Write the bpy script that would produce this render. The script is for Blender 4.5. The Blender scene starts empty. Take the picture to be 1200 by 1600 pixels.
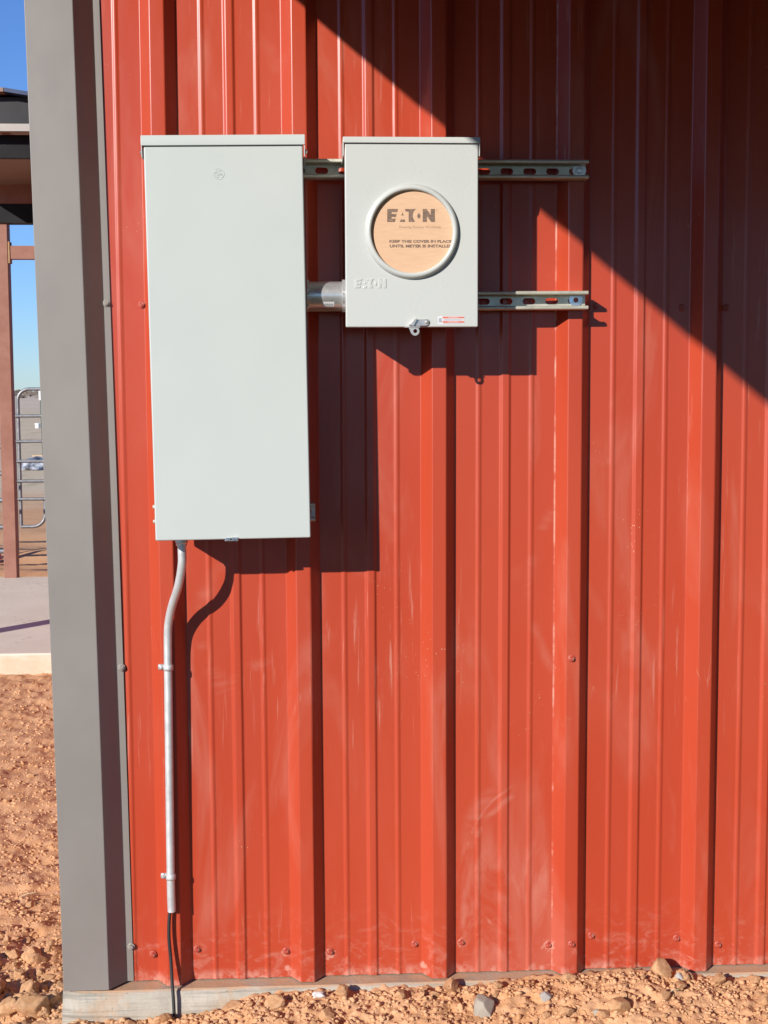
import bpy, bmesh, math, random
import numpy as np
from mathutils import Vector, Matrix, Quaternion

R = math.radians
scene = bpy.context.scene
col = scene.collection
random.seed(7)
rng = np.random.default_rng(11)

# ------------------------------------------------------------------ camera
# wall plane y = 0 (pan of the cladding), ribs towards -y, z = 0 at the lower edge of the cladding
CAM = Vector((0.4681, -3.1038, 1.3562))
PITCH, YAW, ROLL, FPX = R(5.0726), R(3.1508), R(-0.2763), 2156.7
cy, sy, cp, sp = math.cos(YAW), math.sin(YAW), math.cos(PITCH), math.sin(PITCH)
FWD = Vector((sy * cp, cy * cp, -sp))
R0 = Vector((cy, -sy, 0)); U0 = R0.cross(FWD)
RGT = R0 * math.cos(ROLL) + U0 * math.sin(ROLL)
UPV = U0 * math.cos(ROLL) - R0 * math.sin(ROLL)
cam = bpy.data.cameras.new('camera')
cam.sensor_fit = 'VERTICAL'; cam.sensor_height = 36.0; cam.sensor_width = 27.0
cam.lens = FPX * 36.0 / 1600.0
cam.clip_start = 0.02; cam.clip_end = 6000
co = bpy.data.objects.new('camera', cam); col.objects.link(co)
m = Matrix((RGT, UPV, -FWD)).transposed().to_4x4(); m.translation = CAM
co.matrix_world = m
scene.camera = co

def ray(u, v):
    return FWD + RGT * ((u - 600) / FPX) - UPV * ((v - 800) / FPX)
def at(u, v, y=0.0):            # a pixel of the photograph taken to the plane y
    q = ray(u, v); return CAM + q * ((y - CAM.y) / q.y)
def atz(u, v, z):               # ... to the level z
    q = ray(u, v); return CAM + q * ((z - CAM.z) / q.z)

# ------------------------------------------------------------------ light
SX, SZ = 0.815, 0.52            # sunlight runs (SX, 1, -SZ)
sun_dir = Vector((SX, 1, -SZ)).normalized()
elev = math.asin(-sun_dir.z)
azim = math.atan2(-sun_dir.x, -sun_dir.y)
world = bpy.data.worlds.new('World'); scene.world = world; world.use_nodes = True
wn = world.node_tree.nodes; wl = world.node_tree.links
sky = wn.new('ShaderNodeTexSky'); sky.sky_type = 'NISHITA'; sky.sun_disc = False
sky.sun_elevation = elev; sky.sun_rotation = azim % (2 * math.pi)
sky.altitude = 400; sky.air_density = 1.0; sky.dust_density = 0.05; sky.ozone_density = 3.0
bg = wn['Background']; bg.inputs['Strength'].default_value = 0.05
tint = wn.new('ShaderNodeMix'); tint.data_type = 'RGBA'; tint.blend_type = 'MULTIPLY'; tint.inputs[0].default_value = 1.0
tint.inputs[7].default_value = (0.97, 1.34, 2.05, 1)       # clear deep-blue winter sky
wl.new(sky.outputs[0], tint.inputs[6]); wl.new(tint.outputs[2], bg.inputs[0])
sl = bpy.data.lights.new('sun', 'SUN'); sl.energy = 4.6; sl.angle = R(0.5); sl.color = (1.0, 0.955, 0.90)
so = bpy.data.objects.new('sun', sl); col.objects.link(so)
so.rotation_euler = sun_dir.to_track_quat('-Z', 'Y').to_euler(); so.location = (-6, -8, 7)
vs = scene.view_settings
vs.view_transform = 'Standard'; vs.look = 'None'; vs.gamma = 1.0; vs.use_curve_mapping = False
vs.exposure = 0.52
scene.render.engine = 'CYCLES'
scene.cycles.use_denoising = True
scene.cycles.max_bounces = 8
scene.cycles.sample_clamp_indirect = 6.0

# ------------------------------------------------------------------ helpers
class MB:
    def __init__(s): s.v = []; s.f = []
    def add(s, vs_, fs):
        o = len(s.v); s.v += [tuple(p) for p in vs_]; s.f += [tuple(i + o for i in f) for f in fs]; return s
    def box(s, x0, x1, y0, y1, z0, z1):
        return s.add([(x0,y0,z0),(x1,y0,z0),(x1,y1,z0),(x0,y1,z0),(x0,y0,z1),(x1,y0,z1),(x1,y1,z1),(x0,y1,z1)],
                     [(0,3,2,1),(4,5,6,7),(0,1,5,4),(1,2,6,5),(2,3,7,6),(3,0,4,7)])
    def prism_y(s, poly, y0, y1):   # polygon of (x, z), y0 nearest the camera
        n = len(poly)
        return s.add([(x, y0, z) for x, z in poly] + [(x, y1, z) for x, z in poly],
                     [tuple(range(n)), tuple(range(2*n-1, n-1, -1))] + [(i, i+n, (i+1) % n + n, (i+1) % n) for i in range(n)])
    def prism_z(s, poly, z0, z1):
        n = len(poly)
        return s.add([(x, y, z0) for x, y in poly] + [(x, y, z1) for x, y in poly],
                     [tuple(range(n-1, -1, -1)), tuple(range(n, 2*n))] + [(i, (i+1) % n, (i+1) % n + n, i+n) for i in range(n)])
    def prism_x(s, poly, x0, x1):   # polygon of (y, z)
        n = len(poly)
        return s.add([(x0, y, z) for y, z in poly] + [(x1, y, z) for y, z in poly],
                     [tuple(range(n-1, -1, -1)), tuple(range(n, 2*n))] + [(i, (i+1) % n, (i+1) % n + n, i+n) for i in range(n)])
    def tube(s, pts, rad, n=12, caps=True):
        pts = [Vector(p) for p in pts]; rings = []; k = len(pts)
        t0 = (pts[1] - pts[0]).normalized()
        a = t0.orthogonal().normalized()
        for i, p in enumerate(pts):
            t = ((pts[min(i+1, k-1)] - pts[max(i-1, 0)])).normalized()
            a = (a - t * a.dot(t)).normalized(); b = t.cross(a)
            r = rad[i] if isinstance(rad, (list, tuple)) else rad
            rings.append([p + a * (r * math.cos(2*math.pi*j/n)) + b * (r * math.sin(2*math.pi*j/n)) for j in range(n)])
        vs_ = [q for g in rings for q in g]
        fs = [(i*n+j, i*n+(j+1) % n, (i+1)*n+(j+1) % n, (i+1)*n+j) for i in range(k-1) for j in range(n)]
        if caps: fs += [tuple(range(n-1, -1, -1)), tuple((k-1)*n + j for j in range(n))]
        return s.add(vs_, fs)
    def lathe(s, prof, n=24, axis='Y', c=(0, 0, 0), closed=False):
        vs_ = []
        for r, h in prof:
            for j in range(n):
                a = 2*math.pi*j/n; p, q = r*math.cos(a), r*math.sin(a)
                vs_.append({'Y': (c[0]+p, c[1]+h, c[2]+q), 'Z': (c[0]+p, c[1]+q, c[2]+h), 'X': (c[0]+h, c[1]+p, c[2]+q)}[axis])
        k = len(prof)
        fs = [(i*n+j, i*n+(j+1) % n, (i+1)*n+(j+1) % n, (i+1)*n+j) for i in range(k-1) for j in range(n)]
        if closed: fs += [((k-1)*n+j, (k-1)*n+(j+1) % n, (j+1) % n, j) for j in range(n)]
        else:
            if prof[0][0] > 1e-6: fs.append(tuple(range(n-1, -1, -1)))
            if prof[-1][0] > 1e-6: fs.append(tuple((k-1)*n+j for j in range(n)))
        return s.add(vs_, fs)
    def mesh(s, name, smooth=False, fix=True):
        me = bpy.data.meshes.new(name); me.from_pydata(s.v, [], s.f); me.update()
        if fix:
            bm = bmesh.new(); bm.from_mesh(me)
            bmesh.ops.recalc_face_normals(bm, faces=bm.faces); bm.to_mesh(me); bm.free()
        if smooth: smooth_mesh(me)
        return me
    def build(s, name, mat, parent=None, smooth=False, bevel=0, loc=None, fix=True):
        return link(name, s.mesh(name, smooth, fix), mat, parent, bevel, loc)

def smooth_mesh(me, ang=38):
    me.polygons.foreach_set('use_smooth', [True] * len(me.polygons))
    me.set_sharp_from_angle(angle=R(ang))

def link(name, me, mat=None, parent=None, bevel=0, loc=None):
    o = bpy.data.objects.new(name, me); col.objects.link(o)
    if mat is not None and len(me.materials) == 0: me.materials.append(M[mat] if isinstance(mat, str) else mat)
    if parent is not None: o.parent = parent
    if loc is not None: o.location = loc
    if bevel:
        b = o.modifiers.new('bevel', 'BEVEL'); b.width = bevel; b.segments = 3; b.limit_method = 'ANGLE'; b.angle_limit = R(40)
        b.harden_normals = True
        smooth_mesh(me, 180 if False else 38)
    return o

def thing(name, label, cat, loc=(0, 0, 0), group=None):
    o = bpy.data.objects.new(name, None); col.objects.link(o); o.location = loc
    o.empty_display_size = 0.1
    o['label'] = label; o['category'] = cat
    if group: o['group'] = group
    return o
def tag(o, label, cat, group=None):
    o['label'] = label; o['category'] = cat
    if group: o['group'] = group
    return o

def text_mesh(body, size, width=None, shear=0.0, extrude=0.0002, align='LEFT', bold=0.0, space=1.0):
    cu = bpy.data.curves.new('text', 'FONT'); cu.body = body; cu.size = size; cu.shear = shear
    cu.extrude = extrude; cu.align_x = align; cu.offset = bold; cu.space_character = space; cu.resolution_u = 3
    o = bpy.data.objects.new('text', cu); col.objects.link(o)
    dg = bpy.context.evaluated_depsgraph_get(); dg.update()
    me = bpy.data.meshes.new_from_object(o.evaluated_get(dg))
    bpy.data.objects.remove(o); bpy.data.curves.remove(cu)
    xs = [v.co.x for v in me.vertices]; ys = [v.co.y for v in me.vertices]
    k = 1.0
    if width: k = width / (max(xs) - min(xs))
    x0, y0 = min(xs), min(ys)
    for v in me.vertices:            # font plane -> wall plane (x, z)
        x, y, z = v.co; v.co = ((x - x0) * k, -z, (y - y0))
    me.materials.clear()
    return me

# numpy gradient noise -------------------------------------------------------
PERM = rng.permutation(512); GR = rng.uniform(-1, 1, (512, 2))
def noise2(x, y):
    xi = np.floor(x).astype(int); yi = np.floor(y).astype(int); fx = x - xi; fy = y - yi
    def g(i, j, dx, dy):
        h = PERM[(PERM[i & 511] + j) & 511]; return GR[h, 0] * dx + GR[h, 1] * dy
    u = fx*fx*fx*(fx*(fx*6-15)+10); v = fy*fy*fy*(fy*(fy*6-15)+10)
    a = g(xi, yi, fx, fy); b = g(xi+1, yi, fx-1, fy); c = g(xi, yi+1, fx, fy-1); d = g(xi+1, yi+1, fx-1, fy-1)
    return (a*(1-u)+b*u)*(1-v) + (c*(1-u)+d*u)*v
def fbm(x, y, o=4):
    s = 0; a = 1.0
    for i in range(o): s = s + a * noise2(x * 2**i + 17*i, y * 2**i + 5*i); a *= 0.5
    return s

PIT, RC, RH = 0.3048, 0.1512, 0.0318      # rib spacing, first rib, rib height

# ------------------------------------------------------------------ materials
M = {}
class NT:
    def __init__(s, name, rough=0.6, metallic=0.0, spec=0.5):
        s.m = bpy.data.materials.new(name); s.m.use_nodes = True; s.t = s.m.node_tree; s.n = s.t.nodes; s.l = s.t.links
        s.k = .86 if metallic == 0 else 1.0      # paints, soil and stone: overall reflectance
        s.b = s.n['Principled BSDF']; s.b.inputs['Roughness'].default_value = rough
        s.b.inputs['Metallic'].default_value = metallic; s.b.inputs['Specular IOR Level'].default_value = spec
        s.co = s.n.new('ShaderNodeTexCoord').outputs['Object']; M[name] = s.m
    def set(s, k, v):
        if hasattr(v, 'is_output'): s.l.new(v, s.b.inputs[k])
        else: s.b.inputs[k].default_value = v
    def mapv(s, sc=(1, 1, 1), loc=(0, 0, 0), rot=(0, 0, 0), src=None):
        n = s.n.new('ShaderNodeMapping'); n.inputs['Scale'].default_value = sc; n.inputs['Location'].default_value = loc
        n.inputs['Rotation'].default_value = rot
        s.l.new(src or s.co, n.inputs['Vector']); return n.outputs[0]
    def noise(s, scale, detail=4, rough=0.55, vec=None, dist=0.0):
        n = s.n.new('ShaderNodeTexNoise'); n.inputs['Scale'].default_value = scale; n.inputs['Detail'].default_value = detail
        n.inputs['Roughness'].default_value = rough; n.inputs['Distortion'].default_value = dist
        s.l.new(vec or s.co, n.inputs['Vector']); return n.outputs['Fac']
    def voro(s, scale, vec=None, feature='F1', out='Distance', rnd=1.0):
        n = s.n.new('ShaderNodeTexVoronoi'); n.feature = feature; n.inputs['Scale'].default_value = scale
        n.inputs['Randomness'].default_value = rnd
        s.l.new(vec or s.co, n.inputs['Vector']); return n.outputs[out]
    def ramp(s, x, lo, hi, a=0.0, b=1.0):
        n = s.n.new('ShaderNodeMapRange'); n.inputs[1].default_value = lo; n.inputs[2].default_value = hi
        n.inputs[3].default_value = a; n.inputs[4].default_value = b; n.interpolation_type = 'SMOOTHSTEP'
        s.l.new(x, n.inputs[0]); return n.outputs[0]
    def math(s, op, a, b=0.0, c=None):
        n = s.n.new('ShaderNodeMath'); n.operation = op
        for i, x in enumerate((a, b) if c is None else (a, b, c)):
            if hasattr(x, 'is_output'): s.l.new(x, n.inputs[i])
            else: n.inputs[i].default_value = x
        return n.outputs[0]
    def mix(s, f, a, b):
        n = s.n.new('ShaderNodeMix'); n.data_type = 'RGBA'
        for i, x in ((0, f), (6, a), (7, b)):
            if hasattr(x, 'is_output'): s.l.new(x, n.inputs[i])
            elif i == 0: n.inputs[0].default_value = x
            else: n.inputs[i].default_value = (*(q*s.k for q in x), 1)
        return n.outputs[2]
    def sep(s, src=None):
        n = s.n.new('ShaderNodeSeparateXYZ'); s.l.new(src or s.co, n.inputs[0]); return n.outputs
    def bump(s, h, strength=0.2, dist=0.01, prev=None):
        n = s.n.new('ShaderNodeBump'); n.inputs['Strength'].default_value = strength; n.inputs['Distance'].default_value = dist
        s.l.new(h, n.inputs['Height'])
        if prev is not None: s.l.new(prev, n.inputs['Normal'])
        s.l.new(n.outputs[0], s.b.inputs['Normal']); return n.outputs[0]

# red cladding paint: chalky wipe marks, specks, scratches, splashed dust low down
t = NT('red_paint', rough=0.30, spec=0.45)
x, y, z = t.sep()
base = t.mix(t.ramp(t.noise(1.3, 3, vec=t.mapv((1.6, 1, 0.5))), .3, .7), (.435, .052, .021), (.47, .064, .027))
haze = t.ramp(t.noise(3.0, 4, .6, vec=t.mapv((2.2, 1, 0.55), rot=(0, .22, 0)), dist=1.2), .52, .80, 0, .17)
str1 = t.ramp(t.noise(9, 5, .65, vec=t.mapv((9, 1, .42), rot=(0, .16, 0)), dist=.35), .57, .70, 0, .42)
str1 = t.math('MULTIPLY', str1, t.ramp(t.noise(2.1, 2, vec=t.mapv((1, 1, .8), loc=(4, 0, 2))), .50, .66))
# arcs left by a rag
def arc(cx, cz, r, w, a):
    d = t.math('SQRT', t.math('ADD', t.math('POWER', t.math('SUBTRACT', x, cx), 2.0), t.math('POWER', t.math('SUBTRACT', z, cz), 2.0)))
    k = t.ramp(t.math('ABSOLUTE', t.math('SUBTRACT', d, r)), 0.0, w, 1, 0)
    return t.math('MULTIPLY', t.math('MULTIPLY', k, a), t.ramp(x, cx - .14, cx - .05, 1, 0))
ringn = t.noise(60, 2, .6, vec=None)
arcs = None
for cx_, cz_, r_, w_, a_ in ((1.02, .30, .185, .035, .22), (1.06, .22, .235, .014, .30), (1.03, .26, .205, .006, .42), (.42, .82, .20, .03, .16), (.47, .50, .26, .025, .18), (1.3, .9, .33, .02, .12)):
    q = arc(cx_, cz_, r_, w_, a_); arcs = q if arcs is None else t.math('MAXIMUM', arcs, q)
arcs = t.math('MULTIPLY', arcs, t.ramp(t.noise(5, 4, .7, vec=t.mapv((1, 1, 1), loc=(1, 0, 7)), dist=1.0), .46, .70))
vo = t.voro(95, vec=t.mapv((1, .2, 1)))
specks = t.math('MULTIPLY', t.ramp(vo, .06, .13, 1, 0), t.ramp(t.noise(3.2, 4, .7, vec=t.mapv(loc=(9, 3, 1))), .60, .70))
scr = t.ramp(t.math('ABSOLUTE', t.math('SUBTRACT', t.noise(3.0, 2, .5, vec=t.mapv((6, 1, 1.0), loc=(3, 1, 0), rot=(0, .35, 0)), dist=.6), .5)), .0, .0035, 1, 0)
scr = t.math('MULTIPLY', scr, t.ramp(t.noise(4.0, 3, .6, vec=t.mapv(loc=(2, 2, 5))), .60, .70, 0, .45))
low = t.math('MULTIPLY', t.ramp(z, .0, .20, 1, 0), t.ramp(t.noise(22, 6, .7, vec=t.mapv((1, 1, 1.6)), dist=.8), .48, .72, 0, .34))
edge = t.math('MULTIPLY', t.ramp(z, .002, .03, 1, 0), t.ramp(t.noise(30, 4, .7, vec=t.mapv((1, 1, .8), loc=(5, 0, 0))), .42, .62, 0, .55))
dust = haze
lapd = t.math('MULTIPLY', t.ramp(t.math('ABSOLUTE', t.math('SUBTRACT', x, RC + 3*PIT - .0385)), .0006, .0028, 1, 0), t.ramp(t.noise(7, 5, .7, vec=t.mapv((1, 1, 1.0), loc=(2, 5, 3))), .47, .62, 0, .6))
spot = None
for cx_, cz_, r_ in ((.509, .050, .016), (.405, .056, .012), (1.0185, .060, .020), (.812, .070, .013), (.201, .070, .011), (.412, .02, .010), (.726, .02, .012)):
    d = t.math('SQRT', t.math('ADD', t.math('POWER', t.math('SUBTRACT', x, cx_), 2.0), t.math('POWER', t.math('SUBTRACT', z, cz_), 2.0)))
    q = t.ramp(t.math('ADD', t.math('DIVIDE', d, r_), t.math('MULTIPLY', t.noise(90, 4, .7), 2.4)), 1.55, 2.1, .62, 0)
    spot = q if spot is None else t.math('MAXIMUM', spot, q)
pan = t.math('MULTIPLY', t.math('MULTIPLY', t.ramp(x, .806, .822), t.ramp(x, 1.01, 1.028, 1, 0)), t.ramp(z, .22, .40, 1, 0))
pan = t.math('MULTIPLY', pan, t.ramp(t.noise(6, 5, .65, vec=t.mapv((1.6, 1, .7), rot=(0, .5, 0)), dist=1.5), .36, .66, .0, .30))
for q in (str1, arcs, scr, low, edge, lapd, spot, pan): dust = t.math('MAXIMUM', dust, q)
c = t.mix(dust, base, (.66, .36, .27))
c = t.mix(t.math('MULTIPLY', specks, .75), c, (.78, .52, .38))
t.set('Base Color', c)
t.set('Coat Weight', .15); t.set('Coat Roughness', .16)
t.set('Roughness', t.math('ADD', t.math('MULTIPLY', dust, .35), t.ramp(t.noise(14, 3, vec=t.mapv((1, 1, .3))), .3, .7, .28, .37)))
b1 = t.bump(t.noise(3.2, 2, .5, vec=t.mapv((1.5, 1, .45))), .35, .006)
t.bump(t.noise(420, 2, .5), .05, .001, b1)

def paint(name, c0, c1, rough, spec=.5, spots=.25):
    t = NT(name, rough, spec=spec)
    f = t.ramp(t.noise(3.0, 4, .6), .3, .7)
    c = t.mix(f, c0, c1)
    sp_ = t.math('MULTIPLY', t.ramp(t.voro(70), .06, .11, 1, 0), t.ramp(t.noise(5, 3, vec=t.mapv(loc=(3, 3, 3))), .6, .68, 0, spots))
    t.set('Base Color', t.mix(sp_, c, (.7, .64, .56)))
    t.set('Roughness', t.ramp(t.noise(9, 4, .6, vec=t.mapv((1, 1, .5))), .3, .7, rough - .05, rough + .06))
    b = t.bump(t.noise(3.5, 2, .5), .12, .004)
    t.bump(t.noise(500, 2, .5), .04, .0008, b)
paint('taupe_paint', (.232, .208, .184), (.258, .232, .206), .38)
paint('grey_enamel', (.495, .528, .492), (.515, .545, .510), .36, spots=.10)
paint('pale_enamel', (.525, .54, .505), (.545, .557, .522), .27, spots=.10)
paint('shade_black', (.008, .008, .009), (.013, .0125, .0135), .7, .2)  # near-black colour standing for shade under the canopy roof
paint('fascia_paint', (.022, .021, .022), (.030, .028, .029), .6, .3)
paint('navy_paint', (.03, .045, .10), (.04, .06, .13), .35)
paint('light_trim_paint', (.36, .33, .29), (.42, .39, .34), .5)

def metal(name, c0, c1, r0, r1, scale=30, mt=1.0):
    t = NT(name, .35, mt)
    f = t.ramp(t.noise(scale, 4, .65, dist=.4), .3, .7)
    t.set('Base Color', t.mix(f, c0, c1)); t.set('Roughness', t.ramp(t.noise(scale * .6, 3, .6), .3, .7, r0, r1))
    t.bump(t.noise(260, 2, .5), .06, .001)
metal('galvanised', (.62, .62, .61), (.74, .73, .71), .28, .44, 30, .8)
metal('emt', (.60, .60, .585), (.70, .70, .68), .36, .5, 40, .5)
metal('strut_zinc', (.58, .55, .44), (.70, .67, .56), .30, .46, 30, .6)
metal('bright_zinc', (.68, .74, .80), (.80, .83, .86), .22, .36)
metal('gate_zinc', (.17, .175, .185), (.25, .255, .26), .42, .55, 30, .6)
metal('latch_steel', (.66, .63, .58), (.76, .73, .68), .34, .48)

t = NT('screw_red', .45); t.set('Base Color', t.mix(t.ramp(t.noise(160, 3), .45, .7), (.40, .055, .03), (.62, .28, .20)))
t = NT('screw_taupe', .42); t.set('Base Color', t.mix(t.ramp(t.noise(160, 3), .45, .7), (.26, .23, .20), (.5, .46, .42)))
t = NT('rubber_black', .55); t.set('Base Color', t.mix(t.noise(60, 3), (.012, .012, .013), (.03, .028, .028)))
t = NT('cardboard', .85, spec=.2)
f = t.noise(1.0, 3, .6, vec=t.mapv((30, 1, 420)))
t.set('Base Color', t.mix(t.ramp(f, .35, .65), (.66, .42, .262), (.70, .455, .29))); t.bump(f, .08, .0005)
t = NT('card_ink', .8, spec=.2); t.set('Base Color', t.mix(t.ramp(t.noise(1.0, 4, .7, vec=t.mapv((90, 1, 500))), .42, .68), (.17, .115, .085), (.32, .21, .145)))
t = NT('card_ink_pale', .8, spec=.2); t.set('Base Color', t.mix(t.noise(300, 2), (.34, .22, .14), (.42, .28, .18)))
t = NT('sticker_white', .4); t.set('Base Color', t.mix(t.noise(50, 2), (.66, .66, .66), (.72, .72, .72)))
t = NT('sticker_red', .4); t.set('Base Color', t.mix(t.noise(300, 2), (.62, .10, .06), (.72, .22, .16)))
t = NT('sticker_grey', .4); t.set('Base Color', t.mix(t.noise(300, 2), (.28, .29, .33), (.5, .5, .52)))

t = NT('concrete', .9, spec=.25)
x, y, z = t.sep()
f1 = t.noise(6, 6, .65); lay = t.noise(3, 5, .7, vec=t.mapv((.7, 1, 26)), dist=.5)
c = t.mix(t.ramp(f1, .3, .7), (.40, .36, .29), (.50, .455, .375))
c = t.mix(t.ramp(lay, .46, .62, 0, .75), c, (.25, .23, .19))
c = t.mix(t.ramp(t.noise(9, 5, .7, vec=t.mapv(loc=(4, 1, 1))), .56, .68, 0, .5), c, (.50, .33, .20))
c = t.mix(t.math('MULTIPLY', t.ramp(t.voro(60), .08, .16, 1, 0), t.ramp(f1, .5, .6, 0, .6)), c, (.20, .18, .15))
c = t.mix(t.math('MULTIPLY', t.ramp(z, -.0085, -.004), t.ramp(t.noise(14, 5, .7), .35, .6, .25, .9)), c, (.55, .33, .19))
t.set('Base Color', c)
b = t.bump(lay, .5, .006); b = t.bump(f1, .4, .006, b); t.bump(t.noise(120, 4, .7), .35, .003, b)

t = NT('slab_concrete', .9, spec=.25)
f1 = t.noise(2.2, 6, .65)
c = t.mix(t.ramp(f1, .3, .7), (.68, .60, .48), (.76, .67, .545))
c = t.mix(t.math('MULTIPLY', t.ramp(t.voro(9, vec=t.mapv((1, 2.4, 1))), .10, .17, 1, 0), t.ramp(t.noise(1.6, 3), .5, .58, 0, .8)), c, (.30, .20, .14))
zz = t.sep()[2]
c = t.mix(t.math('MULTIPLY', t.ramp(zz, -.075, -.064, 1, 0), t.ramp(t.noise(7, 5, .7, vec=t.mapv((1, 1, 2.0))), .30, .62, .1, .8)), c, (.62, .46, .31))
t.set('Base Color', c); t.bump(t.noise(40, 5, .7), .3, .006)

def soil(name, field=False):
    t = NT(name, .95, spec=.12)
    x, y, z = t.sep()
    f1 = t.noise(2.4, 6, .62); f2 = t.noise(34, 5, .7)
    c = t.mix(t.ramp(f1, .3, .72), (.60, .300, .135), (.70, .395, .205))
    c = t.mix(t.ramp(f2, .38, .7, 0, .75), c, (.72, .43, .245))
    c = t.mix(t.math('MULTIPLY', t.ramp(t.voro(240), .16, .3, 1, 0), .35), c, (.66, .42, .26))
    c = t.mix(t.ramp(t.noise(90, 4, .7), .56, .72, 0, .35), c, (.44, .19, .085))
    if field:
        far = t.noise(.35, 5, .7, vec=t.mapv((1, .25, 1)))
        g = t.mix(t.ramp(far, .35, .66), (.68, .54, .37), (.62, .50, .33))
        g = t.mix(t.ramp(t.noise(2.6, 4, .7, vec=t.mapv((1, .3, 1))), .5, .7, 0, .5), g, (.33, .29, .17))
        edge = t.math('ADD', y, t.math('MULTIPLY', t.noise(.6, 4, .6), 5.0))
        c = t.mix(t.ramp(edge, 15.5, 21.5), c, g)
        g2 = t.mix(t.ramp(t.noise(.03, 4, .6), .35, .65), (.62, .50, .37), (.68, .55, .42))
        c = t.mix(t.ramp(y, 60, 150), c, g2)
        added_dark_ground = t.mix(t.ramp(t.noise(9, 5, .7), .35, .65), (.040, .038, .016), (.085, .072, .036))  # unseen dark ground, added before the wall to cut bounced light
        c = t.mix(t.ramp(t.math('ADD', y, t.math('MULTIPLY', t.noise(3, 4, .6), .3)), -.46, -.28, 1, 0), c, added_dark_ground)
    t.set('Base Color', c)
    b = t.bump(f2, .35, .008); t.bump(t.noise(180, 4, .75), .5, .003, b)
soil('soil', True); soil('crumb_soil')
t = NT('clod_soil', .95, spec=.12)
f2 = t.noise(2.6, 6, .7)
c = t.mix(t.ramp(f2, .3, .7), (.50, .255, .115), (.68, .41, .225))
c = t.mix(t.ramp(t.noise(9, 4, .7), .55, .7, 0, .5), c, (.42, .18, .08))
t.set('Base Color', c); b = t.bump(f2, .5, .004); t.bump(t.noise(14, 4, .75), .7, .002, b)
def rockmat(name, a, b_, dirt):
    t = NT(name, .85, spec=.3)
    c = t.mix(t.ramp(t.noise(60, 5, .7), .35, .65), a, b_)
    t.set('Base Color', t.mix(t.ramp(t.noise(25, 4, .7, vec=t.mapv(loc=(3, 1, 6))), .48, .66, 0, .7), c, dirt))
    t.bump(t.noise(150, 4, .7), .5, .004)
rockmat('grey_rock', (.34, .31, .255), (.50, .46, .385), (.55, .34, .19))
rockmat('pale_rock', (.42, .40, .37), (.55, .53, .50), (.50, .34, .22))
t = NT('paper', .7); t.set('Base Color', t.mix(t.noise(60, 4), (.62, .52, .47), (.78, .72, .68)))
t = NT('rust_primer', .62, spec=.35)
f = t.noise(7, 5, .65)
c = t.mix(t.ramp(f, .3, .7), (.25, .105, .07), (.31, .145, .10))
c = t.mix(t.math('MULTIPLY', t.ramp(t.voro(90), .1, .2, 1, 0), t.ramp(t.noise(5, 3), .5, .62, 0, .6)), c, (.50, .27, .14))
t.set('Base Color', c); t.bump(t.noise(60, 4), .2, .003)
t = NT('weld_rust', .8); t.set('Base Color', t.mix(t.noise(40, 4), (.30, .15, .06), (.48, .33, .18)))
t = NT('brown_sheet', .55); t.set('Base Color', t.mix(t.noise(3, 4), (.21, .125, .09), (.26, .155, .115)))
t = NT('post_green', .6); t.set('Base Color', t.mix(t.noise(20, 3), (.03, .07, .05), (.05, .10, .07)))
t = NT('plastic_white', .5); t.set('Base Color', t.mix(t.noise(8, 3), (.70, .74, .74), (.78, .80, .80)))
t = NT('tarp', .55); t.set('Base Color', t.mix(t.ramp(t.noise(1.2, 4, .6), .4, .6), (.12, .125, .15), (.50, .52, .56))); t.bump(t.noise(5, 5, .7), .6, .06)
t = NT('raw_timber', .8); t.set('Base Color', t.mix(t.noise(1, 4, .6, vec=t.mapv((1, 12, 12))), (.50, .36, .20), (.62, .47, .29)))
t = NT('orange_plastic', .45); t.set('Base Color', t.mix(t.noise(6, 3), (.62, .10, .03), (.70, .13, .04)))
t = NT('brush', .9); t.set('Base Color', t.mix(t.noise(.6, 4, .7), (.13, .105, .085), (.20, .165, .135)))

# ------------------------------------------------------------------ ground: one sheet to the horizon
SLAB_Z, SLAB_F, SLAB_L = -0.003, -0.050, -0.100
def geo(a, b, s0, k):
    out = [a]; s = s0
    while out[-1] < b: out.append(out[-1] + s); s *= k
    return out
gx = np.array([-q for q in geo(1.45, 2600, .012, 1.13)][::-1][:-1] + list(np.arange(-1.45, 1.75, .0058)) + list(np.arange(1.75, 3.2, .010)) + geo(3.2, 2600, .02, 1.2))
gy = np.array([-q for q in geo(.42, 120, .012, 1.16)][::-1][:-1] + list(np.arange(-.42, .06, .0048)) + list(np.arange(.06, 1.6, .011)) + list(np.arange(1.6, 4.8, .022)) + geo(4.8, 5200, .03, 1.018 if False else 1.045))
GXm, GYm = np.meshgrid(gx, gy)
def base_level(X, Y):
    xs = [-.6, -.10, -.05, .11, .24, .34, .455, .60, .78, .925, 1.05, 1.22, 1.33, 1.45, 1.8]
    zs = [-.085, -.068, -.060, -.060, -.044, -.019, -.012, -.015, -.016, -.003, .000, .008, -.004, -.015, -.015]
    near = np.interp(X, xs, zs)
    front = -.035 + 0 * X
    k = np.clip((-Y - .07) / .30, 0, 1); k = k*k*(3-2*k)
    zf = near * (1-k) + front * k
    back = np.interp(Y, [0, .8, 4.2, 7.5, 12, 30, 300], [-.085, -.11, -.165, -.15, -.13, -.12, -.12])
    kb = np.clip((Y + .12) / .30, 0, 1) * (X < 0.3)
    return zf * (1-kb) + back * kb
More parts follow.
